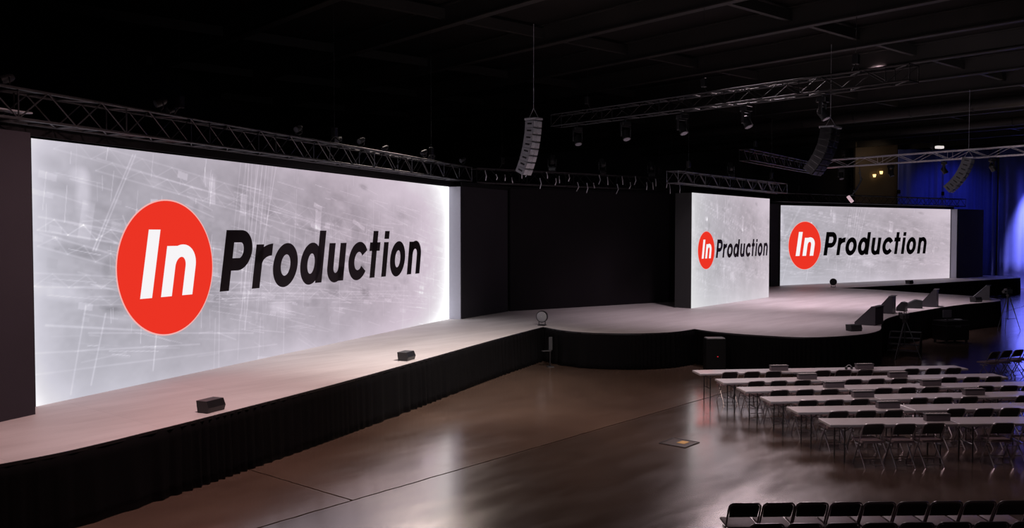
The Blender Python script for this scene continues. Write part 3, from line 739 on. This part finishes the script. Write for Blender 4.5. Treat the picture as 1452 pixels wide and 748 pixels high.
for ri, ((rx, ry), deg, nt_, obx) in enumerate(ROWS):
    a = math.radians(deg); c, s = math.cos(a), math.sin(a)
    def W(lx, ly): return (rx + c * lx - s * ly, ry + s * lx + c * ly)
    ci = 0
    for k in range(nt_):
        x, y = W(k * (TL + .012), 0)
        lab = '%s long white folding table in the %s' % (['Leftmost', 'Middle' if nt_ == 3 else 'Second', 'Right hand'][k], ROWN[ri])
        table(x, y, a, lab, 'white folding tables')
        for cx in CHX:
            x, y = W(k * (TL + .012) + cx + rr.uniform(-.02, .02), -.06 + rr.uniform(-.02, .02))
            if 726 + FPX * (x - .2) / y > 1462: continue
            chair(x, y, a + rr.uniform(-.06, .06), 'black folding chair, %s at the table %s' % (nth(ci), ROWN[ri]), 'folding chairs at the white tables'); ci += 1
    for lx in obx:
        x, y = W(lx, .30)
        lab = ['left hand grey outlet box', 'right hand grey outlet box'][obx.index(lx)] if len(obx) > 1 else 'only grey outlet box'
        lab += ' on the white table %s' % ROWN[ri]
        if not oused[0]: oused[0] = True; OB0.location = (x, y, .741); OB0.rotation_euler = (0, 0, a); OB0['label'] = lab
        else: dup(OB0, (x, y, .741), a, lab)
# camcorder-like gadget with cable on the far table
x, y = 8.95, 23.12
t = thing('headset', 'small pale headset lying left of the outlet box on the farthest table', 'headset', (8.75, 23.1, .741), .4)
mb = MB(); mb.tube([(.09 * math.cos(a_), 0 + .03, .02 + .09 * math.sin(a_)) for a_ in [PI * i / 10 for i in range(11)]], .012, 6); mb.build('headband', M['grey_plastic'], t, smooth=True)
for s_ in (-1, 1):
    mb = MB(); mb.box((s_ * .09, .03, .035), (.035, .07, .07), bev=.012); mb.build('ear_cup', M['black_plastic'], t)

# chair block in the foreground
for i in range(9):
    chair(2.98 + .437 * i, 11.56 + .012 * i, math.radians(1.5) + rr.uniform(-.02, .02), 'padded folding chair, %s in the upper foreground row' % nth(i), 'foreground folding chairs')
for i in range(8):
    chair(3.03 + .452 * i, 10.74 + .012 * i, math.radians(1.5) + rr.uniform(-.02, .02), 'padded folding chair, %s in the bottom foreground row' % nth(i), 'foreground folding chairs')
# end of another chair block at the right edge
for i in range(4):
    chair(14.04 + .47 * i, 26.25 + .222 * i, math.radians(25), 'folding chair in the far right block, %s of those in view' % nth(i), 'folding chairs at the right edge')

# ------------------------------------------------------------------ things standing on the stage edge
def speaker_box(label, x, y, rz, w=.30, h=.20, d=.24):
    t = thing('stage_speaker', label, 'speaker', (x, y, ST + .001), rz, 'small speaker boxes on the stage edge')
    mb = MB(); mb.xprism([(-d / 2, 0), (d / 2, 0), (d / 2 + .03, h), (-d / 2 + .02, h), (-d / 2 - .03, h * .45)], -w / 2, w / 2); b = mb.build('cabinet', M['speaker'], t)
    mb = MB(); mb.box((0, d / 2 + .02, h / 2), (w * .88, .014, h * .8), Matrix.Rotation(-.15, 3, 'X'), bev=.004); mb.build('grille', M['grille'], t)
    mb = MB(); mb.tube([(w / 2, 0, h * .55), (w / 2 + .012, 0, h * .55)], .02, 8); mb.build('knob', M['grey_plastic'], t)
    return t
speaker_box('black wedge speaker box at the near left edge of the stage', -5.28, 15.62, math.radians(66), .42, .21, .22)
speaker_box('black wedge speaker box farther along the left wing edge', -2.60, 21.98, math.radians(70), .42, .21, .24)
speaker_box('black box speaker beside the first grey wedge monitor on the stage lobe', 10.95, 28.6, math.radians(15), .40, .20, .26)
speaker_box('small black speaker box on the edge of the far right wing', 24.7, 55.6, math.radians(35), .42, .22, .26)
speaker_box('small black speaker box near the tip of the right stage lobe', 21.15, 40.75, math.radians(25), .42, .22, .28)

def wedge(label, x, y, rz, w, h, d, lip=0.06):
    """confidence monitor: sloped glass towards the stage (local +y is away from the audience)"""
    t = thing('confidence_monitor', label, 'monitor', (x, y, ST + .001), rz)
    mb = MB(); mb.xprism([(-.06, 0), (d, 0), (d, .06), (.06, h), (-.06, h)], -w / 2, w / 2); mb.build('cabinet', M['monitor_side'], t)
    ang = math.atan2(h - .06, -(d - .06)); cy, cz = (d + .06) / 2, (.06 + h) / 2; L = math.hypot(d - .06, h - .06)
    R = Matrix.Rotation(ang, 3, 'X')
    nn = R @ V(0, 0, -1)
    if nn.z < 0: nn = -nn
    mb = MB(); mb.box(tuple(V(0, cy, cz) + nn * .012), (w * .98, L * .99, .024), R, bev=.004); sc = mb.build('screen_bezel', M['black_plastic'], t)
    mb = MB(); mb.box(tuple(V(0, cy, cz) + nn * .026), (w * .88, L * .88, .004), R); mb.build('glass', M['monitor_glass'], sc)
    if lip:
        mb = MB(); mb.box((0, -.01, h + .015), (w, .14 + lip, .02), bev=.004); mb.build('top_flange', M['monitor_side'], t)
    return t
wedge('large grey wedge monitor at the right tip of the front stage lobe', 12.5, 30.55, math.radians(52), .95, .62, .62)
wedge('tall grey wedge monitor just behind the largest wedge monitor', 14.9, 35.0, math.radians(58), .80, .66, .55)
wedge('tall grey wedge monitor in the middle of the right stage lobe edge', 18.1, 38.15, math.radians(60), .85, .72, .62)
wedge('grey wedge monitor near the tripod at the tip of the right lobe', 22.45, 42.15, math.radians(62), .7, .66, .65)
def floor_wedge(label, x, y, rz, w, h, d):
    t = thing('floor_wedge_speaker', label, 'speaker', (x, y, ST + .001), rz)
    mb = MB(); mb.xprism([(-d / 2, 0), (d / 2, 0), (d / 2, h * .35), (-d * .15, h), (-d / 2, h * .9)], -w / 2, w / 2); mb.build('cabinet', M['speaker'], t)
    R = Matrix.Rotation(math.atan2(h * .65, -(d * .65)), 3, 'X'); L = math.hypot(h * .65, d * .65)
    mb = MB(); mb.box((0, d * .175 + .008, h * .675 + .008), (w * .9, L * .86, .016), R, bev=.003); mb.build('grille', M['grille'], t)
    return t
floor_wedge('low wedge speaker left of the middle wedge monitor on the right lobe', 16.8, 37.4, math.radians(70), .50, .36, .65)
floor_wedge('upright little speaker between two wedge monitors on the lobe edge', 15.7, 36.0, math.radians(50), .34, .38, .34)

def round_unit(label, x, y, rz):
    t = thing('round_floor_fan', label, 'fan', (x, y, ST + .001), rz)
    c = .30
    mb = MB(); mb.tube([(-.05, 0, c), (.05, 0, c)], .20, 24); mb.build('housing', M['black_plastic'], t, smooth=True)
    mb = MB(); mb.tube([(-.065, 0, c), (-.05, 0, c)], [.15, .17], 24); g = mb.build('face', M['grey_plastic'], t, smooth=True)
    mb = MB()
    for k in range(3): r = .05 + .045 * k; mb.tube([(-.07, r * math.cos(2 * PI * i / 20), c + r * math.sin(2 * PI * i / 20)) for i in range(21)], .004, 6, cap=False)
    mb.build('guard_rings', M['steel_dark'], g, smooth=True)
    mb = MB(); mb.box((0, 0, .012), (.22, .26, .024), bev=.006); mb.tube([(0, -.11, .02), (0, -.11, .16)], .014, 6); mb.tube([(0, .11, .02), (0, .11, .16)], .014, 6); mb.build('foot', M['black_metal'], t)
    return t
round_unit('round grey faced unit at the corner where left wing meets the lobe', 1.02, 30.3, math.radians(72))
u2 = round_unit('round black unit on the far stage before the right hand screen', 18.75, 52.2, math.radians(-120))

# bracket hanging at the left notch, crate at the second notch
t = thing('cable_bracket', 'small grey bracket below the round unit at the left stage corner', 'bracket', (1.22, 28.5, 0), .3)
mb = MB(); mb.tube([(0, 0, 0), (0, 0, .95)], .022, 8); mb.build('post', M['steel_dark'], t)
mb = MB(); mb.box((0, -.03, .75), (.12, .04, .42), bev=.01); mb.build('plate', M['grille'], t)
mb = MB(); mb.box((-.14, -.02, .52), (.30, .12, .03), bev=.006); mb.box((0, 0, .01), (.2, .2, .02)); mb.build('tray', M['grille'], t)
t = thing('equipment_crate', 'black crate with pale top in the notch between the two stage lobes', 'crate', (6.30, 27.75, 0), math.radians(4))
mb = MB(); mb.box((0, 0, .50), (.62, .34, 1.0), bev=.01); mb.build('case_body', M['case'], t)
mb = MB(); mb.box((0, 0, 1.015), (.56, .34, .03), bev=.006); mb.build('lid', M['grey_plastic'], t)
mb = MB(); mb.box((.05, -.175, .45), (.03, .012, .02)); mb.build('indicator_light', M['lamp_red'], t)

# tripods
def tripod(label, x, y, rz, h, cam=True):
    t = thing('camera_tripod', label, 'tripod', (x, y, 0), rz)
    for k in range(3):
        a_ = 2 * PI * k / 3 + .2; ex, ey = .52 * math.cos(a_), .52 * math.sin(a_)
        mb = MB(); mb.tube([(.05 * math.cos(a_), .05 * math.sin(a_), h - .12), (ex * .55, ey * .55, h * .47)], .020, 8); mb.tube([(ex * .5, ey * .5, h * .52), (ex, ey, 0.01)], .014, 8)
        mb.build('leg', M['steel'], t, smooth=True)
    mb = MB()
    for k in range(3):
        a_ = 2 * PI * k / 3 + .2; mb.tube([(0, 0, h * .3), (.36 * math.cos(a_), .36 * math.sin(a_), h * .34)], .009, 6)
    mb.tube([(0, 0, h * .28), (0, 0, h)], .018, 8); mb.build('spreader', M['steel_dark'], t)
    mb = MB(); mb.box((0, 0, h - .06), (.14, .14, .12), bev=.02); mb.tube([(0, .0, h - .03), (.1, .38, h - .22)], .010, 6); mb.build('pan_head', M['black_metal'], t)
    c = thing('video_camera', label.split(' tripod')[0] + ' video camera on its tripod', 'camera', (x, y, h + .001), rz)
    mb = MB(); mb.box((0, .0, .10), (.16, .40, .18), bev=.02); mb.build('camera_body', M['grille'], c)
    mb = MB(); mb.tube([(0, -.20, .10), (0, -.38, .10)], [.05, .065], 12); mb.build('lens', M['black_plastic'], c, smooth=True)
    mb = MB(); mb.tube([(0, -.12, .19), (0, -.10, .26), (0, .12, .26), (0, .14, .19)], .012, 6); mb.build('handle', M['black_plastic'], c)
    mb = MB(); mb.box((-.16, .05, .17), (.14, .03, .10), bev=.008); mb.tube([(-.02, .05, .16), (-.12, .05, .17)], .010, 6); mb.build('viewfinder', M['steel'], c)
    return t
tripod('Grey tripod before the front lobe beside the steps', 13.35, 30.35, math.radians(-40), 1.35)
tripod('Dark tripod at the far tip of the right stage lobe', 21.9, 39.45, math.radians(-60), 1.6)

# stage steps
t = thing('stage_steps', 'black stage steps between the front lobe and the tripod', 'steps', (13.9, 31.55, 0), math.radians(-30))
for k in range(4):
    mb = MB(); mb.box((0, -.26 * (3 - k) + .2, .19 * (k + 1)), (1.0, .28, .035), bev=.006); mb.build('tread', M['black_metal'], t)
for s_ in (-1, 1):
    mb = MB(); mb.add([(s_ * .49, -.78, 0), (s_ * .49, .34, 0), (s_ * .49, .34, .78), (s_ * .49, .1, .78), (s_ * .49, -.78, .19), (s_ * .515, -.78, 0), (s_ * .515, .34, 0), (s_ * .515, .34, .78), (s_ * .515, .1, .78), (s_ * .515, -.78, .19)],
                     [(0, 1, 2, 3, 4), (9, 8, 7, 6, 5), (0, 5, 6, 1), (1, 6, 7, 2), (2, 7, 8, 3), (3, 8, 9, 4), (4, 9, 5, 0)]); mb.build('side_panel', M['case'], t)

# road case with equipment
t = thing('road_case', 'big black road case on the floor before the right stage lobe', 'road case', (17.15, 34.9, 0), math.radians(20))
mb = MB(); mb.box((0, 0, .50), (1.15, .70, .76), bev=.02); cb = mb.build('case_body', M['case'], t)
for sx in (-1, 1):
    for sy in (-1, 1):
        mb = MB(); mb.tube([(sx * .5 - .02, sy * .28, .05), (sx * .5 + .02, sy * .28, .05)], .05, 12)
        mb.box((sx * .5, sy * .28, .11), (.06, .08, .03)); mb.build('caster', M['black_plastic'], t)
mb = MB(); mb.box((0, -.355, .66), (.30, .012, .06), bev=.004); mb.box((0, 0, .70), (1.17, .72, .02)); mb.build('latch_trim', M['steel'], t)
t = thing('small_monitor', 'dark small monitor standing on the big black road case', 'monitor', (17.02, 34.95, .881), math.radians(15))
mb = MB(); mb.box((0, 0, .24), (.40, .04, .30), bev=.01); mb.build('monitor_body', M['monitor_side'], t)
mb = MB(); mb.box((0, 0, .05), (.05, .04, .10)); mb.box((0, 0, .008), (.22, .16, .015)); mb.build('foot', M['black_metal'], t)
t = thing('loose_folder', 'pale papers lying on the right end of the black road case', 'papers', (17.48, 35.0, .881), .3)
mb = MB(); mb.box((0, 0, .01), (.24, .18, .018), bev=.003); mb.box((.01, .01, .022), (.21, .15, .004)); mb.build('sheets', M['grey_plastic'], t)

# floor box
t = thing('floor_box', 'recessed floor box with yellow tape on the open floor', 'floor box', (3.40, 18.07, 0), JANG)
mb = MB(); mb.box((0, 0, .004), (.60, .60, .008), bev=.002); mb.build('plate', M['floor_plate'], t)
mb = MB(); mb.box((.07, -.05, .0105), (.24, .17, .005)); mb.build('yellow_tape', M['yellow'], t)
mb = MB()
for s_ in (-1, 1): mb.box((s_ * .29, 0, .011), (.02, .60, .006)); mb.box((0, s_ * .29, .011), (.56, .02, .006))
mb.build('rim', M['black_metal'], t)

# ------------------------------------------------------------------ hall shell
X0, X1, Y0, Y1, ZC = -16, 47, -4, 76, 12.0
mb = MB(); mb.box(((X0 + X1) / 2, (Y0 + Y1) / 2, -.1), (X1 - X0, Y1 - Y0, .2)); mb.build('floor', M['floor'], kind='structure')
mb = MB(); mb.box(((X0 + X1) / 2, (Y0 + Y1) / 2, ZC + .1), (X1 - X0, Y1 - Y0, .2)); mb.build('ceiling', M['ceiling'], kind='structure')
for nme, c, sz in (('wall_left', (X0 - .1, (Y0 + Y1) / 2, ZC / 2), (.2, Y1 - Y0, ZC)), ('wall_right', (X1 + .1, (Y0 + Y1) / 2, ZC / 2), (.2, Y1 - Y0, ZC)), ('wall_back', ((X0 + X1) / 2, Y1 + .1, ZC / 2), (X1 - X0, .2, ZC)), ('wall_front', ((X0 + X1) / 2, Y0 - .1, ZC / 2), (X1 - X0, .2, ZC))):
    mb = MB(); mb.box(c, sz); mb.build(nme, M['wall_dark'], kind='structure')
mb = MB(); mb.box((29.6, 73.2, 6), (3.4, .4, 11.9)); mb.build('wall_tan_pier', M['wall_tan'], kind='structure')
# ceiling beams and ducts, running parallel to the silver truss
ang = math.atan2(-10.0, 8.6); bd_ = V(math.cos(ang), math.sin(ang), 0); bn = V(-bd_.y, bd_.x, 0)
def clip_line(p, d):
    t0, t1 = -1e9, 1e9
    for o_, dd, lo, hi in ((p.x, d.x, X0 + .2, X1 - .2), (p.y, d.y, Y0 + .2, Y1 - .2)):
        a_, b_ = (lo - o_) / dd, (hi - o_) / dd
        if a_ > b_: a_, b_ = b_, a_
        t0, t1 = max(t0, a_), min(t1, b_)
    return t0, t1
ctr = V(20, 40, 0); bi = 0
for k in range(-6, 9):
    p = ctr + bn * (4.6 * k); t0, t1 = clip_line(p, bd_)
    if t1 - t0 < 4: continue
    a_ = p + bd_ * t0; b_ = p + bd_ * t1; c_ = (a_ + b_) / 2
    R = Matrix.Rotation(ang, 3, 'Z'); mb = MB(); L = t1 - t0
    mb.box((c_.x, c_.y, ZC - .04), (L, .30, .05), R); mb.box((c_.x, c_.y, ZC - .40), (L, .025, .68), R); mb.box((c_.x, c_.y, ZC - .75), (L, .30, .05), R)
    o = mb.build('trim_%d' % (20 + bi), M['beam'], kind='structure'); bi += 1
for (k, r_, zz) in ((1.6, .30, 10.9), (3.5, .25, 10.9)):
    p = ctr + bn * (4.6 * k); t0, t1 = clip_line(p, bd_); a_ = p + bd_ * (t0 + 1); b_ = p + bd_ * (t1 - 1)
    t = thing('air_duct', 'grey round air duct under the ceiling, %s' % {1.6: 'the thicker and nearer one', 3.5: 'the thinner one farther back over the stage'}[k], 'duct', (0, 0, 0), 0, 'ceiling ducts')
    mb = MB(); mb.tube([(a_.x, a_.y, zz), (b_.x, b_.y, zz)], r_, 20); mb.build('pipe', M['duct'], t, smooth=True)
    n_ = int((b_ - a_).length / 3.2)
    for i in range(n_):
        mb = MB()
        q = a_.lerp(b_, (i + .5) / n_); q2 = q + bd_ * .06
        mb.tube([(q.x, q.y, zz), (q2.x, q2.y, zz)], r_ + .025, 20)
        mb.tube([(q.x, q.y, zz + r_), (q.x, q.y, ZC)], .012, 6)
        mb.build('hanger_band', M['steel_dark'], t)
cross = MB()
for k in range(9):
    p = ctr + bd_ * (7.5 * (k - 4)); t0, t1 = clip_line(p, bn); a_ = p + bn * t0; b_ = p + bn * t1; c_ = (a_ + b_) / 2
    cross.box((c_.x, c_.y, ZC - .30), (t1 - t0, .18, .35), Matrix.Rotation(math.atan2(bn.y, bn.x), 3, 'Z'))
cross.build('trim_19', M['beam'], kind='structure')

# ------------------------------------------------------------------ blue curtains at the far right
CYc = 70.0
def curtain(label, x0, x1, y, z1, seed, amp=.16, per=.75):
    path = [(x0 + (x1 - x0) * i / 40, y + .25 * math.sin(i * .35 + seed)) for i in range(41)]
    t = thing('stage_curtain', label, 'curtain', ((x0 + x1) / 2, y, 0), 0)
    path = [(a_ - (x0 + x1) / 2, b_ - y) for a_, b_ in path]
    pleats(path, .02, z1, amp, per, 'drape_cloth', M['blue_cloth'], t, seed=seed, nz=5, gather=.8, step=.05)
    mb = MB(); mb.tube([(-(x1 - x0) / 2, 0, z1), ((x1 - x0) / 2, 0, z1)], .03, 8); mb.build('pipe', M['steel_dark'], t)
    return t
curtain('wide dark blue curtain hanging behind the right hand screen', 30.6, 38.0, 71.2, 10.9, 3)
curtain('brightly lit blue curtain at the far right edge of the hall', 36.85, 43.5, 68.8, 10.9, 8)
t = thing('curtain_pole', 'tall thin dark pole where the two blue curtains meet', 'pole', (36.75, 67.9, 0))
mb = MB(); mb.tube([(0, 0, .03), (0, 0, 10.8)], .07, 10); mb.build('upright', M['black_metal'], t, smooth=True)
mb = MB(); mb.box((0, 0, .02), (.7, .7, .04), bev=.01); mb.build('base_plate', M['black_metal'], t)

# yellow wall lamps on the tan pier, white box lamp by the ceiling
for i, (x_, z_l, lab) in enumerate(((29.4, 8.95, 'small yellow wall lamp on the tan pier, the left one'), (29.95, 9.2, 'small yellow wall lamp on the tan pier, the right one'))):
    t = thing('wall_lamp', lab, 'lamp', (x_, 72.98, z_l), 0, 'yellow wall lamps')
    mb = MB(); mb.box((0, 0, 0), (.16, .04, .26), bev=.01); mb.build('back_plate', M['black_metal'], t)
    mb = MB(); mb.tube([(0, -.13, -.12), (0, -.13, .10)], [.09, .13], 12); mb.build('lamp_shade', M['lamp_yellow'], t, smooth=True)
    mb = MB(); mb.tube([(0, 0, .04), (0, -.13, .04)], .02, 6); mb.build('arm', M['black_metal'], t)
t = thing('ceiling_lamp', 'small white lamp above the silver truss before the blue curtain', 'lamp', (22.3, 46.9, 8.75), .3)
mb = MB(); mb.box((0, 0, 0), (.42, .22, .14), bev=.03); mb.build('lamp_housing', M['lamp_white'], t)
mb = MB(); mb.tube([(0, 0, .07), (0, 0, ZC - 8.75)], .012, 6); mb.build('hanging_rod', M['steel_dark'], t)

# cable chain with a pale lamp panel hanging from the left part of the silver truss
p = on_truss(T5, 2.6, 0, 0)
t = thing('cable_hang', 'knotted cable bundle dropping from the left part of the silver truss', 'cable', (p[0], p[1], 7.97))
mb = MB(); pts = [(0, 0, -.03), (.02, 0, -.4), (.10, 0, -.75), (-.02, 0, -1.05), (-.22, 0, -1.35), (-.42, 0, -1.6)]
mb.tube(pts, [.02, .03, .055, .05, .05, .03], 8)
for q in pts[1:]: mb.tube([(q[0] - .08, q[1], q[2]), (q[0] + .08, q[1] + .02, q[2] + .06)], .03, 6)
mb.build('cable_bundle', M['steel'], t, smooth=True)
t = thing('hanging_panel', 'small tilted pinkish lamp panel hanging above the right screen', 'lamp', (p[0] - .42, p[1] + .2, 6.16))
R = Matrix.Rotation(-.65, 3, 'Y') 
mb = MB(); mb.box((0, 0, 0), (.16, .16, .42), R, bev=.02); mb.build('lamp_face', M['lamp_pink'], t)
mb = MB(); mb.box((.03, .10, .03), (.14, .05, .38), R, bev=.01); mb.build('lamp_housing', M['black_plastic'], t)

# silvery fixture cluster at the left end of the lighting rig
t = thing('truss_plate', 'bright metal rigging plate on the left end of the left truss', 'rigging', (-9.05, 14.95, 6.33), math.atan2(Ld.y, Ld.x))
mb = MB(); mb.box((0, -.35, .0), (1.7, .30, .03), bev=.01); mb.build('plate', M['steel_bright'], t)
mb = MB()
for k in range(4): mb.tube([(-.6 + .4 * k, -.35, .0), (-.6 + .4 * k, -.35, .32)], .014, 6)
mb.build('bolts', M['steel_dark'], t)

# ------------------------------------------------------------------ light
def spot(name, loc, target, energy, color, size_deg, blend=.6, rad=.3):
    l = bpy.data.lights.new(name, 'SPOT'); l.energy = energy; l.color = color; l.spot_size = math.radians(size_deg); l.spot_blend = blend; l.shadow_soft_size = rad
    o = bpy.data.objects.new(name, l); col.objects.link(o); o.location = loc
    o.rotation_euler = (Vector(target) - Vector(loc)).to_track_quat('-Z', 'Y').to_euler(); return o
spot('pink_wash_light', (-3.4, 13.0, 9.2), (-6.6, 15.5, 1.1), 2100, (1, .66, .64), 90, 1, .4)
spot('wing_wash_light', (2.5, 18, 10.5), (-2.6, 24.5, 1.1), 5600, (1, .92, .87), 62, 1, .6)
spot('stage_wash_light', (8.5, 30.5, 11.3), (8.0, 33.5, 1.1), 2600, (1, .80, .88), 80, 1, .6)
spot('stage_wash_light', (15.5, 38.0, 11.3), (15.0, 41.0, 1.1), 6500, (1, .78, .88), 80, 1, .6)
spot('curtain_light', (40.5, 66.0, 10.2), (41.2, 68.8, 4.5), 17000, (.58, .54, 1), 60, .8, .2)
spot('curtain_light', (34.5, 66.5, 10.2), (34.5, 71.2, 5.5), 300, (.14, .17, 1), 95, 1, .3)
spot('blue_floor_light', (31.0, 47.0, 10.4), (30.5, 47, 0), 450, (.5, .42, 1), 60, 1, .4)
spot('tan_wall_light', (27.5, 70.0, 10.9), (29.6, 73, 9.0), 90, (1, .75, .5), 110, 1, .3)
spot('floor_fill_light', (8.0, 15.0, 11.0), (7.0, 17.5, 0), 600, (1, .74, .76), 110, 1, .8)  # these three are added fill to lift the dark floor and seating
spot('floor_fill_light', (1.0, 20.0, 11.0), (1.5, 21.0, 0), 2300, (1, .76, .64), 100, 1, .8)
spot('floor_fill_light', (16.0, 25.0, 11.0), (16.0, 27.0, 0), 350, (1, .74, .82), 110, 1, .8)
spot('table_back_fill', (8.5, 31.0, 9.6), (8.3, 19.0, .4), 2900, (1, .80, .86), 60, 1, 2.0)  # added from behind to brighten the tabletops, no visible fixture
spot('left_floor_glow_fill', (-3.3, 31.5, 9.4), (-2.2, 17.0, 0), 1300, (1, .84, .76), 45, 1, 1.8)  # added to strengthen the floor glow below the left screen
spot('rig_fill_light', (4.0, 6.0, 5.2), (3.0, 32.0, 7.4), 1300, (.92, .9, 1), 75, 1, .4)  # added unseen fill from the audience side to brighten trusses and speakers
spot('rig_fill_light', (16.0, 22.0, 5.2), (21.0, 45.0, 8.4), 1300, (.95, .9, 1), 70, 1, .4)
spot('ceiling_spill_light', (27.0, 44.0, 7.0), (27.0, 46.0, 12.0), 300, (1, .80, .66), 150, 1, .6)

w = bpy.data.worlds.new('hall_dark'); bpy.context.scene.world = w; w.use_nodes = True
w.node_tree.nodes['Background'].inputs['Color'].default_value = (.01, .008, .01, 1); w.node_tree.nodes['Background'].inputs['Strength'].default_value = .2

# ------------------------------------------------------------------ camera
cam = bpy.data.cameras.new('camera'); cam.sensor_width = 36; cam.sensor_fit = 'HORIZONTAL'; cam.lens = FPX / 1452 * 36; cam.clip_end = 300
co = bpy.data.objects.new('camera', cam); col.objects.link(co); co.location = (0, 0, CAM_H); co.rotation_euler = (PI / 2 - PITCH, 0, 0)
sc = bpy.context.scene; sc.camera = co
sc.view_settings.view_transform = 'Standard'; sc.view_settings.look = 'None'; sc.view_settings.exposure = 0; sc.view_settings.gamma = 1
try: sc.view_settings.use_curve_mapping = False
except Exception: pass
